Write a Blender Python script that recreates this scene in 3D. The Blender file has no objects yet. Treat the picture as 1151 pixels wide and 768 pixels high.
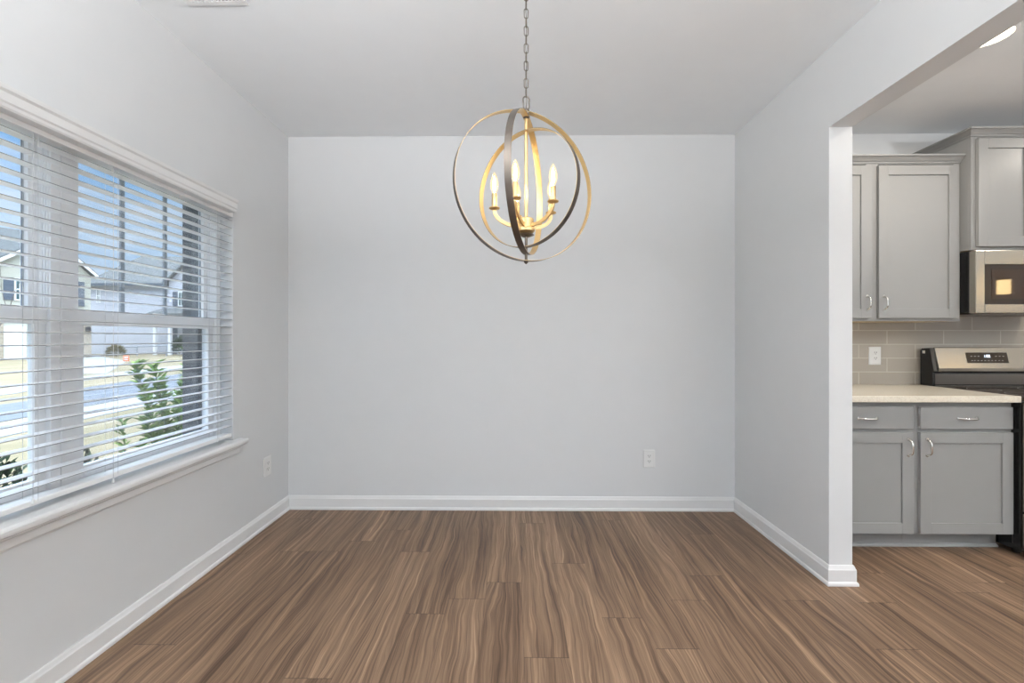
import bpy, bmesh, math, random
from mathutils import Vector, Matrix
R = math.radians
S = bpy.context.scene
COL = S.collection
random.seed(7)

# ------------------------------------------------------------------ camera
PSI = 0.01134
cam = bpy.data.cameras.new('camera')
cam.sensor_fit = 'HORIZONTAL'; cam.sensor_width = 36.0
cam.lens = 480.0 / 1151.0 * 36.0
cam.shift_x = 3.5 / 1151.0
cam.shift_y = -4.0 / 1151.0
cam.clip_start = 0.02; cam.clip_end = 500
camo = bpy.data.objects.new('camera', cam); COL.objects.link(camo)
camo.location = (0, 0, 1.26); camo.rotation_euler = (R(90), 0, PSI)
S.camera = camo

# ------------------------------------------------------------------ view
S.view_settings.view_transform = 'Standard'
S.view_settings.look = 'None'
S.view_settings.exposure = 0.0
S.view_settings.gamma = 1.0
S.view_settings.use_curve_mapping = False

# ------------------------------------------------------------------ sky
W = bpy.data.worlds.new('sky'); S.world = W; W.use_nodes = True
nt = W.node_tree; nt.nodes.clear()
def N(t, typ, **k):
    n = t.nodes.new(typ)
    for a, b in k.items(): setattr(n, a, b)
    return n
out = N(nt, 'ShaderNodeOutputWorld'); bg = N(nt, 'ShaderNodeBackground')
tc = N(nt, 'ShaderNodeTexCoord'); sep = N(nt, 'ShaderNodeSeparateXYZ')
nt.links.new(tc.outputs['Generated'], sep.inputs[0])
ramp = N(nt, 'ShaderNodeValToRGB')
ramp.color_ramp.elements[0].position = 0.0; ramp.color_ramp.elements[0].color = (0.72, 0.84, 0.98, 1)
ramp.color_ramp.elements[1].position = 0.40; ramp.color_ramp.elements[1].color = (0.17, 0.41, 0.80, 1)
e = ramp.color_ramp.elements.new(0.66); e.color = (0.62, 0.76, 0.95, 1)
e = ramp.color_ramp.elements.new(0.16); e.color = (0.40, 0.64, 0.93, 1)
nt.links.new(sep.outputs['Z'], ramp.inputs[0])
mp = N(nt, 'ShaderNodeMapping'); mp.inputs['Scale'].default_value = (1.6, 1.6, 6.0)
mp.inputs['Location'].default_value = (0.3, 0.1, 0.4)
nt.links.new(tc.outputs['Generated'], mp.inputs[0])
nz = N(nt, 'ShaderNodeTexNoise'); nz.inputs['Scale'].default_value = 1.5; nz.inputs['Detail'].default_value = 6
nz.inputs['Roughness'].default_value = 0.55
nt.links.new(mp.outputs[0], nz.inputs['Vector'])
cr = N(nt, 'ShaderNodeValToRGB'); cr.color_ramp.elements[0].position = 0.46; cr.color_ramp.elements[1].position = 0.66
cr.color_ramp.elements[1].color = (0.85, 0.85, 0.85, 1)
nt.links.new(nz.outputs['Fac'], cr.inputs[0])
mx = N(nt, 'ShaderNodeMix', data_type='RGBA')
mx.inputs['B'].default_value = (0.92, 0.95, 1.0, 1)
nt.links.new(cr.outputs[0], mx.inputs['Factor']); nt.links.new(ramp.outputs[0], mx.inputs['A'])
nt.links.new(mx.outputs['Result'], bg.inputs['Color'])
zr_ = N(nt, 'ShaderNodeMapRange', interpolation_type='SMOOTHSTEP')
zr_.inputs['From Min'].default_value = 0.36; zr_.inputs['From Max'].default_value = 0.70
zr_.inputs['To Min'].default_value = 1.15; zr_.inputs['To Max'].default_value = 7.5
nt.links.new(sep.outputs['Z'], zr_.inputs[0]); nt.links.new(zr_.outputs[0], bg.inputs['Strength'])
nt.links.new(bg.outputs[0], out.inputs[0])

# ------------------------------------------------------------------ sun and big lights
def light(name, kind, loc, rot, energy, color=(1, 1, 1), **k):
    l = bpy.data.lights.new(name, kind); l.energy = energy; l.color = color
    for a, b in k.items(): setattr(l, a, b)
    o = bpy.data.objects.new(name, l); COL.objects.link(o); o.location = loc; o.rotation_euler = rot
    return o
light('sun', 'SUN', (0, 0, 20), (R(42), 0, R(33)), 1.0, (1.0, 0.95, 0.87), angle=R(1.5))
UP_E, UPK_E = 93, 185      # added fill uplighters (built further down)
# daylight through the big rear openings of the house (behind the camera)
light('daylight_dining_rear', 'AREA', (0.1, -3.05, 1.35), (R(100), 0, 0), 14, (0.97, 0.985, 1.0), shape='RECTANGLE', size=2.6, size_y=2.2)
light('daylight_kitchen_rear', 'AREA', (4.9, -3.05, 1.25), (R(104), 0, 0), 6, (0.96, 0.985, 1.0), shape='RECTANGLE', size=2.6, size_y=2.0)

# ================================================================== helpers
MATS = {}
def mat(name, color, rough=0.5, metal=0.0, spec=0.5, bump=0.0, bscale=200, var=0.0, vscale=8, stretch=None, aniso=0.0, coat=0.0):
    m = bpy.data.materials.new(name); m.use_nodes = True; t = m.node_tree
    p = t.nodes['Principled BSDF']
    c = (*color, 1)
    p.inputs['Base Color'].default_value = c; p.inputs['Roughness'].default_value = rough
    p.inputs['Metallic'].default_value = metal; p.inputs['Specular IOR Level'].default_value = spec
    if coat: p.inputs['Coat Weight'].default_value = coat; p.inputs['Coat Roughness'].default_value = 0.05
    tcn = N(t, 'ShaderNodeTexCoord'); mpn = N(t, 'ShaderNodeMapping')
    t.links.new(tcn.outputs['Object'], mpn.inputs[0])
    if stretch: mpn.inputs['Scale'].default_value = stretch
    if bump:
        n = N(t, 'ShaderNodeTexNoise'); n.inputs['Scale'].default_value = bscale; n.inputs['Detail'].default_value = 3
        b = N(t, 'ShaderNodeBump'); b.inputs['Strength'].default_value = bump; b.inputs['Distance'].default_value = 0.002
        t.links.new(mpn.outputs[0], n.inputs['Vector']); t.links.new(n.outputs['Fac'], b.inputs['Height'])
        t.links.new(b.outputs[0], p.inputs['Normal'])
    n = N(t, 'ShaderNodeTexNoise'); n.inputs['Scale'].default_value = vscale; n.inputs['Detail'].default_value = 4
    t.links.new(mpn.outputs[0], n.inputs['Vector'])
    mr = N(t, 'ShaderNodeMapRange'); mr.inputs['From Min'].default_value = 0.25; mr.inputs['From Max'].default_value = 0.75
    mr.inputs['To Min'].default_value = 1 - max(var, .008); mr.inputs['To Max'].default_value = 1 + max(var, .008)
    mm = N(t, 'ShaderNodeMix', data_type='RGBA', blend_type='MULTIPLY'); mm.inputs['Factor'].default_value = 1
    mm.inputs['A'].default_value = c
    t.links.new(n.outputs['Fac'], mr.inputs[0]); t.links.new(mr.outputs[0], mm.inputs['B'])
    t.links.new(mm.outputs['Result'], p.inputs['Base Color'])
    MATS[name] = m
    return m
def emit(name, color, strength):
    m = bpy.data.materials.new(name); m.use_nodes = True; t = m.node_tree
    p = t.nodes['Principled BSDF']; p.inputs['Base Color'].default_value = (*color, 1)
    p.inputs['Emission Color'].default_value = (*color, 1); p.inputs['Emission Strength'].default_value = strength
    MATS[name] = m; return m
def thin_glass(name, tint=(0.97, 0.99, 1.0), refl=0.5, glow=None):
    m = bpy.data.materials.new(name); m.use_nodes = True; t = m.node_tree; t.nodes.clear()
    o = N(t, 'ShaderNodeOutputMaterial'); tr = N(t, 'ShaderNodeBsdfTransparent'); gl = N(t, 'ShaderNodeBsdfGlossy')
    tr.inputs[0].default_value = (*tint, 1); gl.inputs['Roughness'].default_value = 0.02
    f = N(t, 'ShaderNodeFresnel'); f.inputs[0].default_value = 1.45
    mu = N(t, 'ShaderNodeMath', operation='MULTIPLY'); mu.inputs[1].default_value = refl
    mix = N(t, 'ShaderNodeMixShader')
    t.links.new(f.outputs[0], mu.inputs[0]); t.links.new(mu.outputs[0], mix.inputs[0])
    t.links.new(tr.outputs[0], mix.inputs[1]); t.links.new(gl.outputs[0], mix.inputs[2])
    res = mix
    if glow:
        em = N(t, 'ShaderNodeEmission'); em.inputs[0].default_value = (*glow[0], 1); em.inputs[1].default_value = glow[1]
        a = N(t, 'ShaderNodeAddShader'); t.links.new(mix.outputs[0], a.inputs[0]); t.links.new(em.outputs[0], a.inputs[1]); res = a
    t.links.new(res.outputs[0], o.inputs[0]); MATS[name] = m; return m

class MB:
    def __init__(s): s.b = bmesh.new()
    def box(s, x0, x1, y0, y1, z0, z1, M=None):
        vs = [s.b.verts.new((x, y, z)) for x in (x0, x1) for y in (y0, y1) for z in (z0, z1)]
        if M is not None:
            for v in vs: v.co = M @ v.co
        for f in ((0,1,3,2),(4,6,7,5),(0,4,5,1),(2,3,7,6),(0,2,6,4),(1,5,7,3)): s.b.faces.new([vs[i] for i in f])
        return s
    def face(s, pts): s.b.faces.new([s.b.verts.new(p) for p in pts]); return s
    def loft(s, rings, cap=True, close=True, loop=False):
        rs = [[s.b.verts.new(p) for p in r] for r in rings]
        n = len(rs[0]); m = len(rs)
        for i in range(m if loop else m - 1):
            a, b = rs[i], rs[(i + 1) % m]
            for j in range(n if close else n - 1):
                k = (j + 1) % n
                s.b.faces.new((a[j], a[k], b[k], b[j]))
        if cap and not loop and close:
            s.b.faces.new(rs[0][::-1]); s.b.faces.new(rs[-1])
        return s
    def tube(s, pts, r, n=8, loop=False, cap=True):
        pts = [Vector(p) for p in pts]; m = len(pts)
        rad = r if isinstance(r, (list, tuple)) else [r] * m
        up = None; rings = []
        for i, p in enumerate(pts):
            if loop: d = pts[(i + 1) % m] - pts[i - 1]
            else: d = pts[min(i + 1, m - 1)] - pts[max(i - 1, 0)]
            if d.length < 1e-9: d = Vector((0, 0, 1))
            d.normalize()
            if up is None: up = Vector((0, 0, 1)) if abs(d.z) < .9 else Vector((1, 0, 0))
            a = up - d * up.dot(d)
            if a.length < 1e-4: a = d.orthogonal()
            a.normalize(); b = d.cross(a); up = a
            rings.append([p + (a * math.cos(t) + b * math.sin(t)) * rad[i] for t in [2 * math.pi * k / n for k in range(n)]])
        return s.loft(rings, cap, True, loop)
    def cyl(s, p0, p1, r, n=20, r1=None): return s.tube([p0, p1], [r, r if r1 is None else r1], n)
    def lathe(s, prof, n=24, at=(0, 0, 0)):
        a = Vector(at)
        rings = [[a + Vector((r * math.cos(t), r * math.sin(t), z)) for t in [2 * math.pi * k / n for k in range(n)]] for r, z in prof]
        return s.loft(rings)
    def prism(s, prof, axis, a0, a1):
        f = {'x': lambda u, v, w: (w, u, v), 'y': lambda u, v, w: (u, w, v), 'z': lambda u, v, w: (u, v, w)}[axis]
        return s.loft([[f(u, v, a0) for u, v in prof], [f(u, v, a1) for u, v in prof]])
    def moulding(s, path, prof, closed=False):
        # path: xy points; prof: (out, z); out is to the left of the walking direction
        P = [Vector(p) for p in path]; n = len(P); rings = []
        for i, p in enumerate(P):
            d0 = (P[i] - P[i - 1]).normalized() if i > 0 else None
            d1 = (P[i + 1] - P[i]).normalized() if i < n - 1 else None
            if d0 is None: d0 = d1
            if d1 is None: d1 = d0
            n0 = Vector((-d0.y, d0.x)); n1 = Vector((-d1.y, d1.x))
            m = (n0 + n1); m.normalize(); k = 1 / max(m.dot(n0), .2)
            rings.append([(p.x + m.x * o * k, p.y + m.y * o * k, z) for o, z in prof])
        return s.loft(rings)
    def obj(s, name, material, parent=None, smooth=False, bevel=0.0, seg=2, loc=None):
        bmesh.ops.recalc_face_normals(s.b, faces=s.b.faces)
        me = bpy.data.meshes.new(name); s.b.to_mesh(me); s.b.free()
        o = bpy.data.objects.new(name, me); COL.objects.link(o)
        for m in (material if isinstance(material, (list, tuple)) else [material]): me.materials.append(m)
        if smooth:
            for p in me.polygons: p.use_smooth = True
            try: me.set_sharp_from_angle(angle=R(40))
            except Exception: pass
        if bevel:
            b = o.modifiers.new('bevel', 'BEVEL'); b.width = bevel; b.segments = seg; b.limit_method = 'ANGLE'; b.angle_limit = R(40)
            b.harden_normals = False
        if parent is not None: o.parent = parent
        if loc: o.location = loc
        return o

def thing(name, label, cat, loc=(0, 0, 0), rz=0, group=None):
    o = bpy.data.objects.new(name, None); COL.objects.link(o); o.empty_display_size = .1
    o.location = loc; o.rotation_euler = (0, 0, rz); return tag(o, label, cat, group)
def tag(o, label, cat, group=None, kind=None):
    o['label'] = label; o['category'] = cat
    if group: o['group'] = group
    if kind: o['kind'] = kind
    return o
def struct(o, label=None):
    o['kind'] = 'structure'
    if label: o['label'] = label
    return o

# ------------------------------------------------------------------ materials
wallm = mat('wall_paint', (0.71, 0.718, 0.722), 0.62, bump=0.06, bscale=260, spec=0.25)
ceilm = mat('ceiling_paint', (0.86, 0.88, 0.895), 0.85, bump=0.08, bscale=180, spec=0.2)
trimm = mat('trim_white', (0.80, 0.80, 0.795), 0.32)
vinyl = mat('window_vinyl', (0.90, 0.90, 0.90), 0.35)
slatm = mat('blind_slat', (0.92, 0.92, 0.915), 0.35)
edgem = mat('slat_edge_shade', (0.30, 0.30, 0.30), 0.6)  # shade line along the slat front edges, put into the colour
muntm = mat('grille_grey', (0.30, 0.33, 0.37), 0.5)
cordm = mat('cord', (0.66, 0.66, 0.66), 0.8)
cabm = mat('cabinet_paint', (0.275, 0.275, 0.268), 0.35)
woodraw = mat('raw_ply', (0.62, 0.50, 0.34), 0.6, var=.08, vscale=20, stretch=(1, 12, 12))
chrome = mat('chrome', (0.75, 0.74, 0.72), 0.16, metal=1)
steel = mat('stainless', (0.40, 0.365, 0.31), 0.24, metal=1, bump=.004, bscale=60, stretch=(1, 1, 40))
steeldk = mat('dark_stainless', (0.16, 0.145, 0.13), 0.3, metal=1, bump=.04, bscale=60, stretch=(1, 1, 40))
black = mat('black_enamel', (0.012, 0.012, 0.012), 0.25)
blackg = mat('black_glass', (0.03, 0.018, 0.010), 0.06, spec=0.4)
plate = mat('plate_white', (0.80, 0.80, 0.79), 0.35)
slotm = mat('slot_dark', (0.10, 0.10, 0.10), 0.6)
bronze = mat('ring_bronze', (0.155, 0.13, 0.11), 0.38, metal=.85, var=.12, vscale=30)
brass = mat('satin_brass', (0.72, 0.52, 0.26), 0.33, metal=.9)
bulbcore = emit('bulb_core', (1.0, 0.86, 0.64), 80)
bulbglass = thin_glass('bulb_glass', (1.0, 0.96, 0.86), 0.6, ((1.0, 0.72, 0.34), 0.28))
glass = thin_glass('window_glass', (0.96, 0.985, 1.0), 0.35)
ledm = emit('led_lens', (1.0, 0.90, 0.68), 9)
asph = mat('asphalt', (0.15, 0.16, 0.175), 0.9, var=.1)
conc = mat('concrete', (0.35, 0.35, 0.35), 0.85, var=.06, vscale=2)
mulch = mat('mulch', (0.10, 0.07, 0.045), 0.95, var=.4, vscale=25, bump=.8, bscale=40)
shingle = mat('shingles', (0.13, 0.135, 0.13), 0.9, var=.15, vscale=3)
shutm = mat('shutter_grey', (0.10, 0.12, 0.15), 0.6)
barkm = mat('bark', (0.17, 0.14, 0.12), 0.9, var=.2)
stemm = mat('green_stem', (0.22, 0.20, 0.10), 0.8)
orange = mat('orange_sign', (0.85, 0.22, 0.08), 0.5)

def leafmat(name, c1, c2):
    m = mat(name, c1, 0.5); t = m.node_tree; p = t.nodes['Principled BSDF']
    gi = N(t, 'ShaderNodeNewGeometry'); rr = N(t, 'ShaderNodeValToRGB')
    rr.color_ramp.elements[0].color = (*c1, 1); p.inputs['Roughness'].default_value = .6; rr.color_ramp.elements[1].color = (*c2, 1)
    t.links.new(gi.outputs['Random Per Island'], rr.inputs[0]); t.links.new(rr.outputs[0], p.inputs['Base Color'])
    return m
leafm = leafmat('leaf_bright', (0.07, 0.20, 0.02), (0.36, 0.52, 0.08))
leafdk = leafmat('leaf_dark', (0.015, 0.035, 0.012), (0.05, 0.09, 0.025))
leafbr = leafmat('leaf_olive', (0.12, 0.11, 0.04), (0.30, 0.25, 0.10))

def grassmat():
    m = mat('dormant_grass', (0.50, 0.41, 0.24), 0.95); t = m.node_tree; p = t.nodes['Principled BSDF']
    tcn = N(t, 'ShaderNodeTexCoord'); n = N(t, 'ShaderNodeTexNoise'); n.inputs['Scale'].default_value = .45; n.inputs['Detail'].default_value = 8
    n.inputs['Roughness'].default_value = .7
    r = N(t, 'ShaderNodeValToRGB'); r.color_ramp.elements[0].position = .35; r.color_ramp.elements[1].position = .68
    r.color_ramp.elements[0].color = (0.20, 0.165, 0.085, 1); r.color_ramp.elements[1].color = (0.34, 0.265, 0.16, 1)
    t.links.new(tcn.outputs['Object'], n.inputs['Vector']); t.links.new(n.outputs['Fac'], r.inputs[0]); t.links.new(r.outputs[0], p.inputs['Base Color'])
    return m
grass = grassmat()

def sidingmat(name, color, pitch=0.18):
    m = mat(name, color, 0.7); t = m.node_tree; p = t.nodes['Principled BSDF']
    tcn = N(t, 'ShaderNodeTexCoord'); sp = N(t, 'ShaderNodeSeparateXYZ'); t.links.new(tcn.outputs['Object'], sp.inputs[0])
    d = N(t, 'ShaderNodeMath', operation='DIVIDE'); d.inputs[1].default_value = pitch
    fr = N(t, 'ShaderNodeMath', operation='FRACT'); t.links.new(sp.outputs['Z'], d.inputs[0]); t.links.new(d.outputs[0], fr.inputs[0])
    b = N(t, 'ShaderNodeBump'); b.inputs['Strength'].default_value = .6; b.inputs['Distance'].default_value = .02; b.invert = True
    t.links.new(fr.outputs[0], b.inputs['Height']); t.links.new(b.outputs[0], p.inputs['Normal'])
    return m
sid_cream = sidingmat('siding_cream', (0.50, 0.485, 0.40))
sid_white = sidingmat('siding_white', (0.54, 0.55, 0.60))
stone = mat('tan_stone', (0.45, 0.38, 0.29), 0.9, var=.25, vscale=5)

def brickmat(name, c1, c2, cm, bw, bh, ms, plane='yz', rough=0.8, off=0.5, bump=.4, loc=(0, 0, 0), spec=.5, bias=0.0):
    m = bpy.data.materials.new(name); m.use_nodes = True; t = m.node_tree; p = t.nodes['Principled BSDF']
    tcn = N(t, 'ShaderNodeTexCoord'); sp = N(t, 'ShaderNodeSeparateXYZ'); cb = N(t, 'ShaderNodeCombineXYZ')
    ad = N(t, 'ShaderNodeVectorMath', operation='SUBTRACT'); ad.inputs[1].default_value = loc
    t.links.new(tcn.outputs['Object'], ad.inputs[0]); t.links.new(ad.outputs[0], sp.inputs[0])
    if plane == 'yz':
        s2 = N(t, 'ShaderNodeMath', operation='ADD'); t.links.new(sp.outputs['X'], s2.inputs[0]); t.links.new(sp.outputs['Y'], s2.inputs[1])
        t.links.new(s2.outputs[0], cb.inputs['X'])
    else: t.links.new(sp.outputs['X'], cb.inputs['X'])
    t.links.new(sp.outputs['Z'], cb.inputs['Y'])
    br = N(t, 'ShaderNodeTexBrick'); br.offset = off; br.inputs['Scale'].default_value = 1
    br.inputs['Brick Width'].default_value = bw; br.inputs['Row Height'].default_value = bh
    br.inputs['Mortar Size'].default_value = ms; br.inputs['Mortar Smooth'].default_value = .1; br.inputs['Bias'].default_value = bias
    br.inputs['Color1'].default_value = (*c1, 1); br.inputs['Color2'].default_value = (*c2, 1); br.inputs['Mortar'].default_value = (*cm, 1)
    t.links.new(cb.outputs[0], br.inputs['Vector']); t.links.new(br.outputs['Color'], p.inputs['Base Color'])
    b = N(t, 'ShaderNodeBump'); b.inputs['Strength'].default_value = bump; b.inputs['Distance'].default_value = .003; b.invert = True
    t.links.new(br.outputs['Fac'], b.inputs['Height']); t.links.new(b.outputs[0], p.inputs['Normal'])
    p.inputs['Roughness'].default_value = rough; p.inputs['Specular IOR Level'].default_value = spec
    return m
brickdk = brickmat('dark_brick', (0.045, 0.05, 0.06), (0.085, 0.09, 0.10), (0.14, 0.14, 0.14), .20, .075, .010)
tilem = brickmat('backsplash_tile', (0.385, 0.345, 0.29), (0.425, 0.385, 0.33), (0.54, 0.50, 0.43), .406, .1, .0035, plane='xz', rough=.14, loc=(2.50 - .203, 0, .914), bump=.35)

def quartz():
    m = mat('quartz_cream', (0.80, 0.73, 0.60), 0.18); t = m.node_tree; p = t.nodes['Principled BSDF']
    tcn = N(t, 'ShaderNodeTexCoord'); n = N(t, 'ShaderNodeTexNoise'); n.inputs['Scale'].default_value = 160; n.inputs['Detail'].default_value = 2
    r = N(t, 'ShaderNodeValToRGB'); r.color_ramp.elements[0].position = .30; r.color_ramp.elements[1].position = .55
    r.color_ramp.elements[0].color = (0.68, 0.61, 0.49, 1); r.color_ramp.elements[1].color = (0.78, 0.72, 0.60, 1)
    t.links.new(tcn.outputs['Object'], n.inputs['Vector']); t.links.new(n.outputs['Fac'], r.inputs[0]); t.links.new(r.outputs[0], p.inputs['Base Color'])
    return m
quartzm = quartz()

# ------------------------------------------------------------------ floor: separate planks inside one floor
def floor_mat():
    m = bpy.data.materials.new('walnut_planks'); m.use_nodes = True; t = m.node_tree; p = t.nodes['Principled BSDF']
    L = t.links.new
    tcn = N(t, 'ShaderNodeTexCoord'); rn = N(t, 'ShaderNodeUVMap'); rn.uv_map = 'seed'; pl = N(t, 'ShaderNodeUVMap'); pl.uv_map = 'plank'
    sr = N(t, 'ShaderNodeSeparateXYZ'); L(rn.outputs[0], sr.inputs[0])
    so = N(t, 'ShaderNodeSeparateXYZ'); L(tcn.outputs['Object'], so.inputs[0])
    def M(op, a, b=None, clamp=False):
        n = N(t, 'ShaderNodeMath', operation=op, use_clamp=clamp)
        for i, v in enumerate((a, b)):
            if v is None: continue
            if isinstance(v, (int, float)): n.inputs[i].default_value = v
            else: L(v, n.inputs[i])
        return n.outputs[0]
    def V(x, y, z):
        n = N(t, 'ShaderNodeCombineXYZ')
        for i, v in enumerate((x, y, z)):
            if isinstance(v, (int, float)): n.inputs[i].default_value = v
            else: L(v, n.inputs[i])
        return n.outputs[0]
    def noise(vec, sc, det=4, ro=.55, di=0.0):
        n = N(t, 'ShaderNodeTexNoise'); n.inputs['Scale'].default_value = sc; n.inputs['Detail'].default_value = det
        n.inputs['Roughness'].default_value = ro; n.inputs['Distortion'].default_value = di; L(vec, n.inputs['Vector']); return n.outputs['Fac']
    X, Y = so.outputs['X'], so.outputs['Y']; r1, r2 = sr.outputs['X'], sr.outputs['Y']
    y2 = M('ADD', Y, M('MULTIPLY', r1, 37.0)); zz = M('MULTIPLY', r2, 23.0)
    w = noise(V(M('MULTIPLY', X, 5.0), M('MULTIPLY', y2, 1.5), zz), 1.0, 3)
    xw = M('ADD', X, M('MULTIPLY', M('SUBTRACT', w, .5), .10))
    a = noise(V(M('MULTIPLY', xw, 46.0), M('MULTIPLY', y2, .75), zz), 1.0, 6, .62, .35)
    b = noise(V(M('MULTIPLY', xw, 170.0), M('MULTIPLY', y2, 2.2), zz), 1.0, 4, .65)
    c = noise(V(M('MULTIPLY', X, 8.0), M('MULTIPLY', y2, .9), M('ADD', zz, 5.0)), 1.0, 2)
    s = M('ADD', M('ADD', M('MULTIPLY', a, .50), M('MULTIPLY', b, .36)), M('MULTIPLY', c, .14))
    s = M('ADD', s, M('MULTIPLY', M('SUBTRACT', r2, .5), .05))
    cr = N(t, 'ShaderNodeValToRGB'); L(s, cr.inputs[0]); E_ = cr.color_ramp.elements
    E_[0].position = .36; E_[0].color = (0.050, 0.028, 0.017, 1)
    E_[1].position = .66; E_[1].color = (0.40, 0.268, 0.170, 1)
    for pz, cc in ((.455, (0.125, 0.076, 0.046, 1)), (.53, (0.198, 0.125, 0.078, 1)), (.59, (0.272, 0.178, 0.114, 1))):
        q = E_.new(pz); q.color = cc
    sp2 = N(t, 'ShaderNodeSeparateXYZ'); L(pl.outputs[0], sp2.inputs[0])
    ex = M('MINIMUM', sp2.outputs['X'], M('SUBTRACT', .178, sp2.outputs['X']))
    ey = M('MINIMUM', sp2.outputs['Y'], M('SUBTRACT', 1.22, sp2.outputs['Y']))
    gx = M('GREATER_THAN', .0009, ex); gy = M('GREATER_THAN', .0018, ey)
    g = M('MAXIMUM', M('MULTIPLY', gx, .45), M('MULTIPLY', gy, .6))
    mxx = N(t, 'ShaderNodeMix', data_type='RGBA'); L(g, mxx.inputs['Factor']); L(cr.outputs[0], mxx.inputs['A']); mxx.inputs['B'].default_value = (.03, .018, .012, 1)
    L(mxx.outputs['Result'], p.inputs['Base Color'])
    L(M('ADD', .40, M('MULTIPLY', b, .14)), p.inputs['Roughness'])
    p.inputs['Specular IOR Level'].default_value = .3
    bp = N(t, 'ShaderNodeBump'); bp.inputs['Strength'].default_value = .12; bp.inputs['Distance'].default_value = .001
    L(b, bp.inputs['Height']); L(bp.outputs[0], p.inputs['Normal'])
    return m
def build_floor():
    bm = bmesh.new(); us = bm.loops.layers.uv.new('seed'); up = bm.loops.layers.uv.new('plank')
    rnd = random.Random(11)
    X0, X1, Y0, Y1 = -1.80, 7.15, -3.3, 3.27
    joints = {0: 1.684, -3: 1.946, 2: 1.927, -1: 2.20, 1: 2.39, 4: 2.06}
    k = math.floor((X0 - .0405) / .178)
    while .0405 + .178 * k < X1:
        e0 = .0405 + .178 * k; e1 = e0 + .178
        j = joints.get(k, rnd.uniform(1.2, 2.42))
        y = j - 1.22 * 5
        while y < Y1:
            a0, a1 = max(y, Y0), min(y + 1.22, Y1)
            if a1 > a0:
                xa, xb = max(e0, X0), min(e1, X1)
                f = bm.faces.new([bm.verts.new(q) for q in ((xa, a0, 0), (xb, a0, 0), (xb, a1, 0), (xa, a1, 0))])
                s1, s2 = rnd.random(), rnd.random()
                for l in f.loops:
                    l[us].uv = (s1, s2); l[up].uv = (l.vert.co.x - e0, l.vert.co.y - y)
            y += 1.22
        k += 1
    me = bpy.data.meshes.new('floor'); 
    r = bmesh.ops.extrude_face_region(bm, geom=[])
    bm.to_mesh(me); bm.free(); me.materials.append(floor_mat())
    o = bpy.data.objects.new('floor', me); COL.objects.link(o)
    so = o.modifiers.new('thickness', 'SOLIDIFY'); so.thickness = .02; so.offset = -1
    return struct(o, 'brown walnut-look plank floor')
build_floor()

# ================================================================== room shell
XL, XR, YB, ZC = -1.663, 1.612, 3.132, 2.743
XK = 1.730                # kitchen side of the partition
XE, YR = 7.0, -3.15
T = .14
# window opening in the left wall
WY0, WY1, WZ0, WZ1 = .708, 2.512, .635, 2.062
m = MB()
m.box(XL - T, XL, YR, WY0, -.02, ZC); m.box(XL - T, XL, WY1, YB + T, -.02, ZC)
m.box(XL - T, XL, WY0, WY1, -.02, WZ0); m.box(XL - T, XL, WY0, WY1, WZ1, ZC)
struct(m.obj('wall_left', wallm), 'light grey wall with the window')
struct(MB().box(XL, XE, YB, YB + T, -.02, ZC).obj('wall_back', wallm), 'light grey plain back wall')
m = MB()
m.box(XR, XK, 2.202, YB, 0, ZC); m.box(XR, XK, -.6, 2.202, 2.339, ZC); m.box(XR, XK, YR, -.6, 0, ZC)
bmesh.ops.remove_doubles(m.b, verts=m.b.verts, dist=1e-5)
struct(m.obj('wall_right', wallm), 'light grey wall with the cased opening to the kitchen')
struct(MB().box(XE, XE + T, YR - T, YB + T, -.02, ZC).obj('wall_kitchen_side', wallm))
m = MB()
for x0, x1 in ((XL - T, -1.3), (1.5, 3.5), (6.3, XE)): m.box(x0, x1, YR - T, YR, -.02, ZC)
for x0, x1 in ((-1.3, 1.5), (3.5, 6.3)): m.box(x0, x1, YR - T, YR, 2.5, ZC); m.box(x0, x1, YR - T, YR, -.02, .08)
struct(m.obj('wall_rear', wallm))
struct(MB().box(XL - T, XE + T, YR - T, YB + T, ZC, ZC + .12).obj('ceiling', ceilm), 'white ceiling')
for k, (x0, x1) in enumerate(((-1.3, 1.5), (3.5, 6.3))):
    m = MB()
    for a, b in ((x0, x0 + .06), (x1 - .06, x1), ((x0 + x1) / 2 - .04, (x0 + x1) / 2 + .04)): m.box(a, b, YR - .1, YR - .04, .08, 2.5)
    m.box(x0, x1, YR - .1, YR - .04, .08, .16); m.box(x0, x1, YR - .1, YR - .04, 2.42, 2.5)
    struct(m.obj('door_%d' % (k + 1), vinyl, bevel=.004))

# baseboards with shoe moulding
BP = [(0, 0), (.020, 0), (.020, .010), (.0175, .0165), (.013, .020), (.013, .078), (.010, .084), (.007, .094), (.004, .100), (0, .100)]
def base(name, path):
    return struct(MB().moulding(path, BP).obj(name, trimm))
base('baseboard_left', [(XL, YB), (XL, YR)])
base('baseboard_back', [(XR, YB), (XL, YB)])
base('baseboard_right', [(XK, 2.53), (XK, 2.202), (XR, 2.202), (XR, YB)])
base('baseboard_rear', [(XR, YR), (XR, -.6), (XK, -.6), (XK, YR)])

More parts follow.
